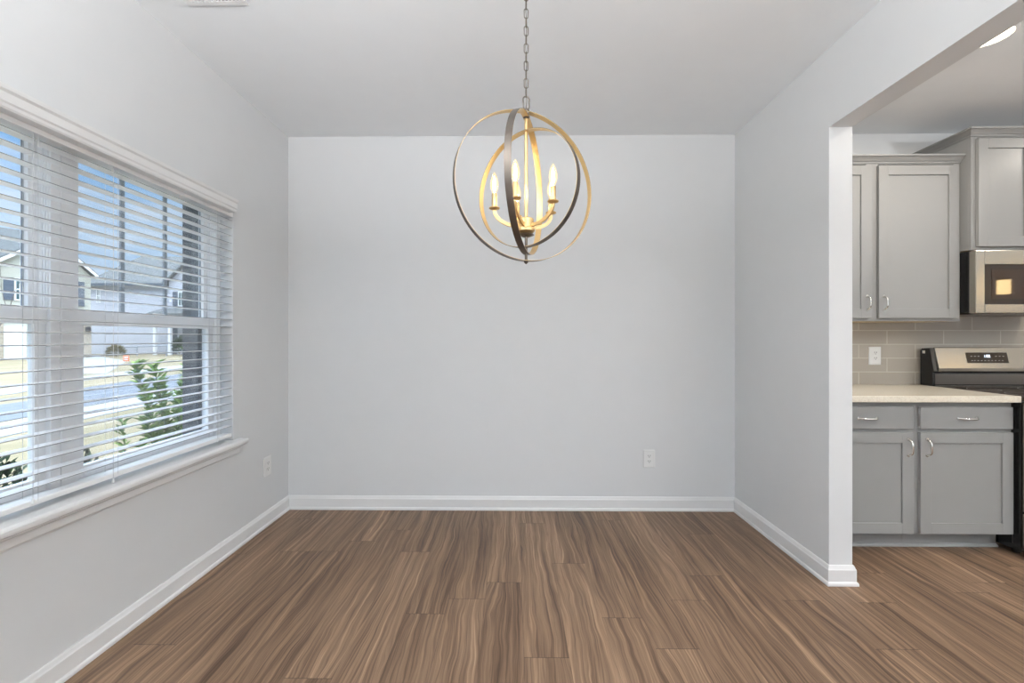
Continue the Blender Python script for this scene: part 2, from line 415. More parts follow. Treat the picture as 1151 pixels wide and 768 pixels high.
# ================================================================== window in the left wall
FX0, FX1 = -1.825, -1.74       # vinyl frame depth
def window_unit(n, y0, y1):
    z0, z1 = .655, WZ1
    m = MB(); fw = .035
    m.box(FX0, FX1, y0, y0 + fw, z0, z1); m.box(FX0, FX1, y1 - fw, y1, z0, z1)
    m.box(FX0, FX1, y0 + fw, y1 - fw, z1 - .012, z1); m.box(FX0, FX1, y0 + fw, y1 - fw, z0, z0 + .035)
    # jamb track ribs
    for ys in (y0 + fw, y1 - fw - .004):
        for k in range(3): m.box(-1.752 - .011 * k, -1.748 - .011 * k, ys, ys + .004, 1.37, z1 - .012)
    root = m.obj('window_%d' % n, vinyl, bevel=.0015); struct(root)
    yi0, yi1 = y0 + fw, y1 - fw
    # lower (inner) sash
    m = MB(); xa, xb = -1.785, -1.758; sw = .038
    m.box(xa, xb, yi0, yi0 + sw, .69, 1.312); m.box(xa, xb, yi1 - sw, yi1, .69, 1.312)
    m.box(xa, xb + .006, yi0, yi1, 1.312, 1.372)
    m.box(xa, xb, yi0 + sw, yi1 - sw, .69, .738)
    m.obj('sash', vinyl, root, bevel=.0015)
    MB().box(-1.775, -1.770, yi0 + sw, yi1 - sw, .738, 1.312).obj('glass_pane', glass, root)
    MB().box(xb + .004, xb + .018, (yi0 + yi1) / 2 - .03, (yi0 + yi1) / 2 + .03, 1.365, 1.378).obj('sash_lock', vinyl, root, bevel=.002)
    # upper (outer) sash
    m = MB(); xa, xb = -1.822, -1.792; sw = .030
    m.box(xa, xb, yi0, yi0 + sw, 1.365, z1 - .012); m.box(xa, xb, yi1 - sw, yi1, 1.365, z1 - .012)
    m.box(xa, xb, yi0, yi1, 1.325, 1.365); m.box(xa, xb, yi0 + sw, yi1 - sw, z1 - .030, z1 - .012)
    m.obj('sash', vinyl, root, bevel=.0015)
    MB().box(-1.812, -1.808, yi0 + sw, yi1 - sw, 1.365, z1 - .030).obj('glass_pane', glass, root)
    g0, g1 = yi0 + sw, yi1 - sw
    for k in (1, 2):
        yc = g0 + (g1 - g0) * k / 3
        MB().box(-1.822, -1.8125, yc - .009, yc + .009, 1.365, z1 - .030).obj('grille_bar', muntm, root)
    # dark weather seal line along the outer sash stile
    MB().box(-1.8125, -1.8085, g1 - .006, g1, 1.365, z1 - .030).obj('glazing_seal', muntm, root)
    return root
window_unit(1, .708, 1.620)
window_unit(2, 1.653, 2.512)
m = MB(); m.box(FX0, FX1 + .004, 1.6201, 1.6529, .655, WZ1)
struct(m.obj('trim_1', vinyl, bevel=.001), 'white mullion between the two window units')
# stool and apron
SP = [(.044, .655), (.051, .652), (.055, .644), (.055, .634), (.054, .627), (.049, .622)]
m = MB()
m.loft([[(XL, .645, .622), (XL, .645, .655)] + [(XL + p, .645, q) for p, q in SP], [(XL, 2.575, .622), (XL, 2.575, .655)] + [(XL + p, 2.575, q) for p, q in SP]])
m.box(XL - .078, XL - .0002, WY0 + .001, WY1 - .001, .6352, .655)
struct(m.obj('trim_2', trimm), 'white window stool')
struct(MB().prism([(XL, .565), (XL + .008, .566), (XL + .014, .574), (XL + .014, .600), (XL + .019, .606), (XL + .019, .622), (XL, .622)], 'y', .67, 2.55).obj('trim_3', trimm), 'white apron under the window stool')

# ---------------------------------------------------------------- blind
bl = thing('window_blind', 'white horizontal slat blind with moulded valance, lowered over the double window', 'window blind', (XL, 1.61, .66))
o_ = Vector((XL, 1.61, .66))
def loc_(m): bmesh.ops.translate(m.b, verts=m.b.verts, vec=-o_); return m
VP_ = [(0, 1.990), (.044, 1.990), (.048, 1.996), (.048, 2.006), (.052, 2.012), (.052, 2.040), (.058, 2.048), (.060, 2.062), (0, 2.062)]
m = MB(); m.moulding([(XL + .001, 2.470), (XL + .001, .70)], [(o, z) for o, z in VP_]); loc_(m)
m.obj('valance', trimm, bl)
loc_(MB().box(XL - .060, XL + .004, WY0 + .006, WY1 - .006, 1.972, 2.020)).obj('headrail', slatm, bl, bevel=.002)
def slat_mesh():
    m = MB(); w = .050; n = 6
    prof = []
    for i in range(n + 1):
        t = -1 + 2 * i / n; prof.append((t * w / 2, .0016 * (1 - t * t) + .0014))
    for i in range(n, -1, -1):
        t = -1 + 2 * i / n; prof.append((t * w / 2, .0016 * (1 - t * t) - .0014))
    m.prism(prof, 'y', WY0 + .005 - 1.61, WY1 - .003 - 1.61); return m
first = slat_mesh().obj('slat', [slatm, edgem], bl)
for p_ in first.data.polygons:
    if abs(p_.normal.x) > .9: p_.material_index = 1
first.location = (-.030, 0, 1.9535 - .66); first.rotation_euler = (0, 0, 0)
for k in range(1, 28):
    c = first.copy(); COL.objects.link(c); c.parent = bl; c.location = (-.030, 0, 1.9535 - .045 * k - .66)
loc_(MB().box(XL - .057, XL - .004, WY0 + .005, WY1 - .004, .676, .697)).obj('bottom_rail', slatm, bl, bevel=.004)
for yy in (.86, 1.477, 1.779, 2.393):
    m = MB()
    for xx in (XL - .0025, XL - .0575): m.tube([(xx, yy, .69), (xx, yy, 1.97)], .0007, 5)
    for k in range(28):
        z = 1.9535 - .045 * k - .0022; m.tube([(XL - .0025, yy, z), (XL - .0575, yy, z)], .0005, 4)
    loc_(m).obj('ladder_cord', cordm, bl)
for yy, zt in ((1.456, .700), (1.752, .672), (2.376, .690)):
    m = MB(); m.tube([(XL + .003, yy, zt), (XL + .003, yy, 1.97)], .0009, 5); c = loc_(m).obj('lift_cord', cordm, bl)
    m = MB(); m.lathe([(.0015, .018), (.0035, .014), (.0055, .002), (.005, 0)], 12, (XL + .003, yy, zt - .012)); loc_(m).obj('tassel', slatm, c, smooth=True)

# ================================================================== outlets
def outlet(label, loc, rz, group='wall outlets'):
    r = thing('wall_outlet', label, 'outlet', loc, rz, group)
    m = MB(); w, h = .043, .065
    m.loft([[(-w, 0, -h), (w, 0, -h), (w, 0, h), (-w, 0, h)], [(-w, -.003, -h), (w, -.003, -h), (w, -.003, h), (-w, -.003, h)],
            [(-w + .004, -.006, -h + .004), (w - .004, -.006, -h + .004), (w - .004, -.006, h - .004), (-w + .004, -.006, h - .004)]])
    m.obj('cover_plate', plate, r)
    for s in (-1, 1):
        m = MB(); zc = s * .0195
        pts = [(math.cos(t) * .0165, max(-.0125, min(.0125, math.sin(t) * .0165))) for t in [2 * math.pi * k / 24 for k in range(24)]]
        m.loft([[(x, -.006, z + zc) for x, z in pts], [(x, -.0085, z + zc) for x, z in pts]]); rc = m.obj('receptacle', plate, r)
        m = MB(); m.box(-.0085, -.0055, -.0092, -.0083, zc, zc + .010); m.box(.0055, .0085, -.0092, -.0083, zc, zc + .010)
        m.cyl((0, -.0083, zc - .006), (0, -.0092, zc - .006), .003, 10); m.obj('slots', slotm, rc)
    MB().cyl((0, -.006, 0), (0, -.0078, 0), .003, 12).obj('screw', plate, r)
outlet('white outlet low on the wide plain back wall of the dining room', (.988, YB, .378), 0)
outlet('white outlet low on the left wall past the window, near the corner', (XL, 2.86, .396), R(90))
outlet('white outlet on the grey kitchen tile above the pale counter', (2.614, YB - .0085, 1.131), 0)

# ================================================================== ceiling register
vr = thing('ceiling_vent', 'white two-bank ceiling air register, mostly cut off by the top edge of the picture', 'vent', (-1.31, 1.765, ZC - .001))
m = MB(); W2, H2 = .135, .115
m.box(-W2, W2, -H2, -H2 + .022, -.007, 0); m.box(-W2, W2, H2 - .022, H2, -.007, 0)
m.box(-W2, -W2 + .018, -H2 + .022, H2 - .022, -.007, 0); m.box(W2 - .018, W2, -H2 + .022, H2 - .022, -.007, 0); m.box(-.006, .006, -H2 + .022, H2 - .022, -.007, 0)
m.obj('frame', trimm, vr, bevel=.002)
for s in (-1, 1):
    for k in range(7):
        xc = s * (.018 + .0155 * k)
        M_ = Matrix.Translation((xc, 0, -.005)) @ Matrix.Rotation(s * R(35), 4, 'Y')
        MB().box(-.0075, .0075, -H2 + .023, H2 - .023, -.0006, .0006, M_).obj('louver', trimm, vr)
MB().box(-W2 + .01, W2 - .01, -H2 + .015, H2 - .015, -.0006, 0).obj('duct_opening', slotm, vr)

# ================================================================== chandelier
CX, CY = .0440, 1.517
ch = thing('chandelier', 'bronze and brass orb chandelier with nested rings and five lit candle bulbs, on a chain', 'chandelier', (CX, CY, 1.50))
CZ = 1.50
zt, zb = 2.06, 1.535
def ring(name, rad, cz, ang, wid=.0225, th=.0022, drop=0):
    """vertical band ring turned about the vertical stem; two meshes: outside bronze, inside brass"""
    d = Vector((math.cos(ang), math.sin(ang), 0)); nn = Vector((-d.y, d.x, 0)); n = 96
    def band(r0, r1, nm, mt):
        rings = []
        for i in range(n):
            a = 2 * math.pi * i / n; e = d * math.cos(a) + Vector((0, 0, math.sin(a)))
            c0 = Vector((0, 0, cz - CZ))
            rings.append([c0 + e * r0 + nn * wid / 2, c0 + e * r1 + nn * wid / 2, c0 + e * r1 - nn * wid / 2, c0 + e * r0 - nn * wid / 2])
        return MB().loft(rings, loop=True).obj(nm, mt, ch, smooth=True)
    o = band(rad - th * .5, rad, name, bronze)
    i = band(rad - th, rad - th * .5, 'ring_lining', brass); i.parent = o
    o['label'] = {'outer_ring': 'largest ring', 'middle_ring': 'ring seen nearly edge-on', 'inner_ring': 'smallest ring'}[name]
ring('outer_ring', .265, (zt + zb) / 2, R(180 + 23))
ring('middle_ring', .2435, (2.045 + 1.558) / 2 + .0, R(270 - 15))
ring('inner_ring', .2065, (1.995 + 1.582) / 2, R(-35))
# stem
MB().cyl((0, 0, 1.64 - CZ), (0, 0, 2.062 - CZ), .0062, 14).obj('stem', brass, ch, smooth=True)
MB().cyl((0, 0, 1.53 - CZ), (0, 0, 1.66 - CZ), .005, 14).obj('lower_rod', bronze, ch, smooth=True)
m = MB(); m.lathe([(.001, .018), (.010, .017), (.012, .010), (.010, .002), (.009, -.004), (.013, -.010), (.008, -.016), (.001, -.017)], 20, (0, 0, 2.055 - CZ)); m.obj('top_collar', bronze, ch, smooth=True)
MB().lathe([(.001, .008), (.007, .006), (.009, 0), (.006, -.006), (.001, -.010)], 16, (0, 0, 1.532 - CZ)).obj('finial', bronze, ch, smooth=True)
MB().lathe([(.001, 1.684), (.024, 1.684), (.027, 1.681), (.027, 1.650), (.031, 1.647), (.031, 1.638), (.020, 1.630), (.001, 1.629)], 28, (0, 0, -CZ)).obj('hub', brass, ch, smooth=True)
MB().lathe([(.001, 1.6285), (.026, 1.6285), (.029, 1.625), (.012, 1.618), (.001, 1.617)], 28, (0, 0, -CZ)).obj('hub_cap', bronze, ch, smooth=True)
def lathe_prof(pr): return pr
for a in (178, 250, 322, 34, 106):
    a = R(a); d = Vector((math.cos(a), math.sin(a), 0)); nn = Vector((-d.y, d.x, 0)); rc = .113
    pts = []
    for i in range(15):
        t = i / 14 * math.pi / 2
        r = .022 + (rc - .022) * math.sin(t); z = 1.657 + .060 * (1 - math.cos(t)) 
        pts.append((r, z, t))
    rings = []
    for r, z, t in pts:
        dr, dz = math.cos(t) * (rc - .022), math.sin(t) * .06; l = math.hypot(dr, dz); tr, tz = dr / l, dz / l
        c = d * r + Vector((0, 0, z - CZ)); up = d * (-tz) + Vector((0, 0, tr))
        rings.append([c + nn * .0035 + up * .0065, c - nn * .0035 + up * .0065, c - nn * .0035 - up * .0065, c + nn * .0035 - up * .0065])
    arm = MB().loft(rings).obj('arm', brass, ch, bevel=.0008)
    p = d * rc; at = (p.x, p.y, -CZ)
    MB().lathe([(.001, 1.715), (.008, 1.716), (.018, 1.720), (.0195, 1.7225), (.0185, 1.7245), (.010, 1.723), (.001, 1.723)], 20, at).obj('candle_cup', brass, arm, smooth=True)
    MB().lathe([(.001, 1.722), (.0098, 1.722), (.0098, 1.772), (.0088, 1.774), (.001, 1.774)], 18, at).obj('candle_sleeve', brass, arm, smooth=True)
    prof = [(.0055, 1.773), (.0075, 1.778), (.0125, 1.789), (.0150, 1.802), (.0145, 1.815), (.0110, 1.830), (.0062, 1.842), (.0025, 1.849), (.0006, 1.851)]
    bu = MB().lathe(prof, 20, at).obj('bulb', bulbglass, arm, smooth=True); bu['label'] = 'lit clear candle bulb'
    MB().lathe([(.0008, 1.782), (.0034, 1.788), (.0050, 1.800), (.0042, 1.815), (.0022, 1.828), (.0006, 1.836)], 12, at).obj('filament', bulbcore, bu, smooth=True)
# chain
def link(zc, h, w, turn, wire, name='chain_link'):
    pts = []
    for i in range(20):
        t = 2 * math.pi * i / 20; r = (w / 2 - wire)
        x = r * math.cos(t); z = r * math.sin(t) + (h / 2 - w / 2) * (1 if math.sin(t) >= 0 else -1)
        pts.append((x * math.cos(turn), x * math.sin(turn), z + zc))
    return MB().tube(pts, wire, 6, loop=True).obj(name, bronze, ch, smooth=True)
link(2.094 - CZ, .052, .028, R(15), .0023, 'hanger_loop')
z = 2.094 + .026 - .0035; k = 0
while z < 2.70:
    link(z + .0165 - CZ, .0375, .0175, R(8 + (90 if k % 2 == 0 else 0)), .0016)
    z += .0310; k += 1
MB().tube([(.002 * math.sin(i * 1.3), .003 * math.cos(i * .9), 2.07 + .66 * i / 24 - CZ) for i in range(25)], .0014, 6).obj('power_cord', bronze, ch)
MB().lathe([(.001, 2.700), (.012, 2.702), (.045, 2.716), (.062, 2.730), (.064, ZC - .001), (.001, ZC - .001)], 32, (0, 0, -CZ)).obj('ceiling_canopy', bronze, ch, smooth=True)

# ================================================================== kitchen ceiling lights
def can(x, y, label, e=15):
    r = thing('recessed_ceiling_light', label, 'ceiling light', (x, y, ZC), 0, 'kitchen recessed lights')
    m = MB(); m.loft([[(q * math.cos(t), q * math.sin(t), z) for t in [2 * math.pi * k / 40 for k in range(40)]] for q, z in ((.078, -.001), (.096, -.001), (.096, -.004), (.080, -.009), (.078, -.006))], loop=True)
    m.obj('trim_ring', trimm, r, smooth=True)
    MB().cyl((0, 0, -.0045), (0, 0, -.001), .080, 40).obj('lens', ledm, r)
    l = light('recessed_light_glow', 'AREA', (0, 0, -.012), (0, 0, 0), e, (1.0, .92, .82), shape='DISK', size=.14); l.parent = r
can(2.338, 2.12, 'lit recessed ceiling light in the kitchen, half hidden by the edge of the opening')
can(2.352, .40, 'lit recessed ceiling light in the kitchen beyond the top right corner of the view', 6)
can(4.10, 2.12, 'lit recessed ceiling light farther right above the kitchen, in front of the range', 11)
can(4.10, .40, 'lit recessed ceiling light out in the middle of the kitchen', 4)

# added fill uplighters, unseen behind the camera, lighting the rooms off the ceiling
def uplighter(loc, label, e):
    r = thing('added_fill_lamp', label, 'lamp', loc, 0, 'added fill uplighters behind the camera')
    MB().lathe([(.001, 0), (.135, 0), (.135, .012), (.03, .028), (.001, .028)], 32).obj('base', bronze, r, smooth=True)
    MB().cyl((0, 0, .02), (0, 0, 1.72), .012, 14).obj('pole', bronze, r, smooth=True)
    MB().lathe([(.012, 1.70), (.06, 1.715), (.14, 1.76), (.185, 1.82), (.181, 1.82), (.135, 1.765), (.055, 1.722), (.012, 1.712)], 36).obj('lamp_shade', trimm, r, smooth=True)
    l = light('added_fill_light', 'AREA', (0, 0, 1.815), (R(180), 0, 0), e, (0.97, 0.985, 1.0), shape='DISK', size=.34); l.parent = r
uplighter((.85, -.75, 0), 'added unseen fill uplighter behind the camera on the right', UP_E * .7)
uplighter((-.75, -.75, 0), 'added unseen fill uplighter behind the camera on the left', UP_E * 1.75)
uplighter((4.3, -.8, 0), 'added unseen fill uplighter in the kitchen behind the view', UPK_E)

# small lantern pendant out in the kitchen: seen as a glow mirrored in the microwave door
pd = thing('pendant_lantern', 'small lit glass pendant seen mirrored in the microwave door', 'pendant light', (5.58, .55, 1.76))
MB().lathe([(.001, .185), (.02, .185), (.055, .165), (.06, .160), (.001, .158)], 24).obj('cap', bronze, pd, smooth=True)
MB().lathe([(.001, .0), (.052, 0), (.054, .005), (.054, .158), (.001, .158)], 28).obj('lamp_shade', emit('pendant_shade', (1.0, .72, .36), 22), pd, smooth=True)
MB().cyl((0, 0, .185), (0, 0, ZC - 1.76), .004, 8).obj('rod', bronze, pd)
MB().lathe([(.001, ZC - 1.785), (.06, ZC - 1.775), (.06, ZC - 1.76), (.001, ZC - 1.76)], 24).obj('canopy', bronze, pd, smooth=True)

# ================================================================== kitchen cabinets
def shaker(name, parent, x0, x1, z0, z1, y, mt=cabm, rail=.062, th=.019):
    """door/panel front: frame and recessed panel in one mesh, outer face at y (towards -y)"""
    m = MB(); yb = y + th
    m.box(x0, x0 + rail, y, yb, z0, z1); m.box(x1 - rail, x1, y, yb, z0, z1)
    m.box(x0 + rail, x1 - rail, y, yb, z0, z0 + rail); m.box(x0 + rail, x1 - rail, y, yb, z1 - rail, z1)
    m.box(x0 + rail - .002, x1 - rail + .002, y + .0085, yb - .003, z0 + rail - .002, z1 - rail + .002)
    return m.obj(name, mt, parent, bevel=.0012)
def pull(parent, x, y, z, vertical, L=.118):
    m = MB(); h = L / 2
    pts = []
    for i in range(13):
        t = -1 + 2 * i / 12; s = t * h * .80; o = -.030 * (1 - abs(t) ** 5)
        pts.append((s, o))
    def P(s, o): return (x, y + o, z + s) if vertical else (x + s, y + o, z)
    m.tube([P(s, o) for s, o in pts], [.0052 if 0 < i < 12 else .0062 for i in range(13)], 10)
    for s in (-h * .80, h * .80): m.cyl(P(s, 0), P(s, -.004), .0085, 14)
    return m.obj('handle', chrome, parent, smooth=True)

def base_cabinet(x0, label, handle_side, w=.565):
    r = thing('base_cabinet', label, 'cabinet', (x0, YB, 0), 0, 'grey base cabinets under the counter')
    m = MB(); m.box(0, w, -.578, -.002, .115, .886); m.box(.0, w, -.578 + .075, -.01, .0, .115)
    m.obj('body', cabm, r)
    m = MB()
    m.box(0, .04, -.597, -.578, .115, .886); m.box(w - .04, w, -.597, -.578, .115, .886)
    for a, b in ((.115, .15), (.69, .745), (.848, .886)): m.box(.04, w - .04, -.597, -.578, a, b)
    m.obj('face_frame', cabm, r, bevel=.0008)
    m = MB(); m.box(0, w, -.517, -.503, .0, .113); m.prism([(-.517, 0), (-.530, 0), (-.530, .008), (-.525, .015), (-.517, .019)], 'x', 0, w)
    m.obj('toe_kick', cabm, r, bevel=.001)
    dw0, dw1 = (.021, w - .010) if handle_side == 'L' else (.010, w - .021)
    d = shaker('door', r, dw0, dw1, .117, .708, -.617)
    hx = dw0 + .036 if handle_side == 'L' else dw1 - .030
    pull(d, hx, -.617, .622, True)
    dr = MB().box(dw0, dw1, -.617, -.598, .728, .857).obj('drawer', cabm, r, bevel=.003)
    pull(dr, (dw0 + dw1) / 2, -.617, .792, False, .13)
    return r
base_cabinet(1.785, 'grey base cabinet half hidden behind the white wall end, handle on its right', 'R')
base_cabinet(2.350, 'grey base cabinet right beside the range, door handle on its left', 'L')
o = MB().box(1.735, 2.917, -.647, -.002, .888, .925).obj('countertop', quartzm, bevel=.003); o.location = (0, YB, 0)
tag(o, 'cream speckled stone countertop on the grey base cabinets', 'countertop')
m = MB(); m.box(1.732, 4.3, -.0085, 0, .905, 1.815)
o = m.obj('trim_4', tilem); o.location = (0, YB, 0); struct(o, 'taupe subway tile backsplash')

CR = [(0, .0), (.006, .0), (.008, .008), (.014, .012), (.022, .022), (.030, .030), (.034, .034), (.040, .036), (.042, .046), (0, .046)]
def wall_cabinet(x0, w, z0, z1, depth, label, doors, crown_path, base_col=True, crz=None, group='grey wall cabinets'):
    r = thing('wall_cabinet', label, 'cabinet', (x0, YB, z0), 0, group); h = z1 - z0
    MB().box(0, w, -depth + .019, -.002, .004, h).obj('body', cabm, r)
    m = MB(); m.box(0, .04, -depth, -depth + .019, 0, h); m.box(w - .04, w, -depth, -depth + .019, 0, h)
    m.box(.04, w - .04, -depth, -depth + .019, 0, .035); m.box(.04, w - .04, -depth, -depth + .019, h - .04, h)
    m.obj('face_frame', cabm, r, bevel=.0008)
    MB().box(.006, w - .006, -depth + .020, -.01, 0, .004).obj('underside', woodraw, r)
    for (a, b, hz, side) in doors:
        d = shaker('door', r, a, b, .019, h - .052, -depth - .020)
        if side: pull(d, a + .030 if side == 'L' else b - .026, -depth - .020, .118, True, .11)
    MB().moulding(crown_path, [(-.004 if o == 0 else o, zz + h - .046 + .012) for o, zz in CR]).obj('crown_moulding', cabm, r, bevel=.0006)
    return r
dep = .305
wall_cabinet(1.785, .565, 1.37, 2.437, dep, 'grey wall cabinet mostly hidden behind the white wall end, only its right edge showing', [(.010, .541, 0, 'R')], [(.565, -dep), (-.05, -dep)])
wall_cabinet(2.350, .568, 1.37, 2.437, dep, 'grey wall cabinet with one tall fully visible door left of the microwave', [(.028, .542, 0, 'L')], [(.568, -dep), (.0, -dep)])
dp2 = .372
wall_cabinet(2.920, .765, 1.822, 2.580, dp2, 'taller and deeper grey wall cabinet above the microwave', [(.028, .379, 0, None), (.387, .738, 0, None)], [(.765, -dp2), (0, -dp2), (0, -.003)])

# ================================================================== microwave
mw = thing('microwave', 'stainless over-the-range microwave with dark glass door', 'microwave', (2.922, YB, 1.412))
w, h = .756, .405
MB().box(0, w, -.355, -.012, .012, h).obj('body', black, mw, bevel=.003)
m = MB(); m.box(.02, w - .02, -.36, -.03, 0, .012); m.obj('underside', steeldk, mw)
m = MB(); y0, y1 = -.398, -.356
m.box(0.0, .058, y0, y1, .004, h - .002); m.box(.545, .60, y0, y1, .004, h - .002)
m.box(.058, .545, y0, y1, .004, .062); m.box(.058, .545, y0, y1, .312, h - .002)
d = m.obj('door', steel, mw, bevel=.004)
MB().box(.056, .547, y0 + .006, y1, .060, .314).obj('door_window', blackg, d, bevel=.002)
MB().box(.104, .500, y0 + .0045, y0 + .0065, .095, .280).obj('window_screen', mat('mw_screen', (.04, .022, .011), .03, spec=.4), d)
m = MB(); m.tube([(.572, y0, .05), (.572, y0 - .035, .05), (.572, y0 - .035, .36), (.572, y0, .36)], .009, 12); m.obj('handle', steel, d, smooth=True)
cp = MB().box(.603, w, y0, y1, .004, h - .002).obj('control_panel', blackg, mw, bevel=.003)
for i in range(3):
    for j in range(5): MB().box(.625 + i * .04, .650 + i * .04, y0 - .0012, y0, .05 + j * .045, .075 + j * .045).obj('key', steeldk, cp)

# ================================================================== range
rg = thing('range', 'stainless and black freestanding range with slanted control panel', 'stove', (2.921, YB, 0))
w = .757
MB().box(0, w, -.640, -.030, .025, .900).obj('body', black, rg, bevel=.003)
for x in (.04, w - .04):
    for y in (-.58, -.08): MB().cyl((x, y, 0), (x, y, .03), .018, 12).obj('foot', black, rg)
ct = MB().box(-.002, w + .002, -.668, -.118, .900, .920).obj('cooktop', blackg, rg, bevel=.004)
for (x, y, r_) in ((.19, -.27, .08), (.56, -.27, .10), (.19, -.52, .10), (.56, -.52, .08)):
    m = MB(); m.loft([[(x + q * math.cos(t), y + q * math.sin(t), z) for t in [2 * math.pi * k / 40 for k in range(40)]] for q, z in ((r_, .9202), (r_, .9206), (r_ - .003, .9206), (r_ - .003, .9202))], loop=True); m.obj('burner_ring', steeldk, ct)
# back guard: black end caps, slanted stainless face, dark riser
prof_end = [(-.030, .900), (-.118, .900), (-.118, 1.020), (-.130, 1.026), (-.100, 1.190), (-.040, 1.186), (-.030, 1.17)]
bgd = MB().prism(prof_end, 'x', 0, w).obj('back_guard', black, rg, bevel=.002)
prof = [(-.122, 1.028), (-.1335, 1.0275), (-.1355, 1.050), (-.1055, 1.190), (-.1025, 1.1935), (-.094, 1.1935)]
MB().prism(prof, 'x', .030, w - .030).obj('control_face', steel, bgd, bevel=.001)
MB().box(.018, w - .018, -.124, -.117, .935, 1.008).obj('riser', steeldk, bgd, bevel=.002)
MB().box(.018, w - .018, -.130, -.117, .921, .929).obj('riser_lip', steeldk, bgd, bevel=.001)
# display follows the slanted face
def on_face(x, s, off):       # s = height along the slanted face
    a = Vector((-.1355, 1.050)); b = Vector((-.1055, 1.190)); dd = (b - a).normalized(); nn = Vector((-dd.y, dd.x))
    p = a + dd * s + nn * off
    return (x, p.x, p.y)
def fbox(m, x0, x1, s0, s1, o0, o1):
    m.loft([[on_face(x0, s0, o0), on_face(x1, s0, o0), on_face(x1, s1, o0), on_face(x0, s1, o0)], [on_face(x0, s0, o1), on_face(x1, s0, o1), on_face(x1, s1, o1), on_face(x0, s1, o1)]])
m = MB(); fbox(m, .233, .517, .036, .110, -.001, .0012); dsp = m.obj('display', mat('display_glass', (.035, .022, .010), .10, spec=.35), bgd)
dig = emit('digit_glow', (.85, .92, 1.0), 2.2); ico = mat('icon_print', (.45, .40, .33), .5)
SEG = {'1': 'bc', '0': 'abcdef', '8': 'abcdefg', '3': 'abgcd', '9': 'abcdfg', '5': 'afgcd'}
def digit(m, c, x, s, w_, h_):
    t = .0022
    R_ = {'a': (x, x + w_, s + h_ - t, s + h_), 'd': (x, x + w_, s, s + t), 'g': (x, x + w_, s + h_ / 2 - t / 2, s + h_ / 2 + t / 2),
          'f': (x, x + t, s + h_ / 2, s + h_), 'b': (x + w_ - t, x + w_, s + h_ / 2, s + h_), 'e': (x, x + t, s, s + h_ / 2), 'c': (x + w_ - t, x + w_, s, s + h_ / 2)}
    for q in SEG[c]: fbox(m, *R_[q][:2], *R_[q][2:], .0012, .0018)
m = MB(); digit(m, '1', .352, .076, .009, .018); digit(m, '0', .372, .076, .010, .018); digit(m, '8', .386, .076, .010, .018)
fbox(m, .3655, .3675, .081, .083, .0012, .0018); fbox(m, .3655, .3675, .089, .091, .0012, .0018)
m.obj('clock_digits', dig, dsp)
for x in (.262, .287, .312, .432, .457, .482):
    m = MB(); fbox(m, x, x + .012, .082, .0855, .0012, .0016); m.obj('touch_icon', ico, dsp)
for x in (.262, .280, .304, .328, .352, .376, .400, .424, .448, .472):
    m = MB(); fbox(m, x, x + .010, .052, .055, .0012, .0016); m.obj('touch_icon', ico, dsp)
MB().box(-.0010, -.0002, -.066, -.046, 1.150, 1.170).obj('sticker', plate, bgd)
# side detail and front
MB().box(-.0008, 0, -.600, -.596, .06, .88).obj('side_seam', steeldk, rg)
MB().cyl((-.003, -.59, .55), (0, -.59, .55), .004, 10).obj('side_screw', steel, rg)
dr = MB().box(.004, w - .004, -.690, -.642, .26, .885).obj('oven_door', steel, rg, bevel=.004)
MB().box(.09, w - .09, -.6925, -.688, .36, .70).obj('oven_window', blackg, dr, bevel=.001)
m = MB(); m.tube([(.06, -.688, .80), (.06, -.735, .80), (w - .06, -.735, .80), (w - .06, -.688, .80)], .011, 12); m.obj('handle', steel, dr, smooth=True)
MB().box(.004, w - .004, -.685, -.642, .05, .25).obj('storage_drawer', steel, rg, bevel=.004)

# ================================================================== outside
GZ = -.40
struct(MB().box(-140, -1.92, -60, 150, GZ - .3, GZ).obj('lawn', grass), 'dormant tan lawn')
struct(MB().loft([[(-10.9, 2, GZ), (-12.0, 2, GZ), (-14.0, 14.2, GZ), (-23, 60, GZ), (-19, 60, GZ), (-10.2, 10.4, GZ), (-9.7, 2, GZ)][i:i+1] * 1 for i in range(0)] or [[(-9.4, -30, GZ + .012), (-9.8, 6, GZ + .012), (-10.4, 10.5, GZ + .012), (-15.5, 45, GZ + .012), (-20.5, 45, GZ + .012), (-14.3, 14.2, GZ + .012), (-12.7, 11.2, GZ + .012), (-12.2, -30, GZ + .012)],
        [(-9.4, -30, GZ - .1), (-9.8, 6, GZ - .1), (-10.4, 10.5, GZ - .1), (-15.5, 45, GZ - .1), (-20.5, 45, GZ - .1), (-14.3, 14.2, GZ - .1), (-12.7, 11.2, GZ - .1), (-12.2, -30, GZ - .1)]]).obj('road', asph), 'grey asphalt street')
def slab(name, pts, mt, lab, top=.02):
    return struct(MB().loft([[(x, y, GZ + top) for x, y in pts], [(x, y, GZ - .1) for x, y in pts]]).obj(name, mt), lab)
slab('sidewalk', [(-9.3, -30), (-8.1, -30), (-8.4, 6), (-8.9, 10), (-13.6, 45), (-15.3, 45), (-10.2, 10.3), (-9.6, 6)], conc, 'near concrete sidewalk')
slab('sidewalk', [(-15.2, -30), (-14.0, -30), (-14.8, 12.5), (-16.6, 16.2), (-23, 45), (-24.4, 45), (-18.2, 17.6), (-16.2, 13)], conc, 'far concrete sidewalk')
slab('driveway', [(-46, 39.5), (-39.2, 39.5), (-27.5, 30), (-18.8, 19.5), (-21.5, 19.5), (-34, 29.5)], conc, 'pale driveway of the houses opposite')
slab('flower_bed', [(-3.6, -2), (-1.95, -2), (-1.95, 6), (-3.9, 6)], mulch, 'dark mulch bed under the window', .03)

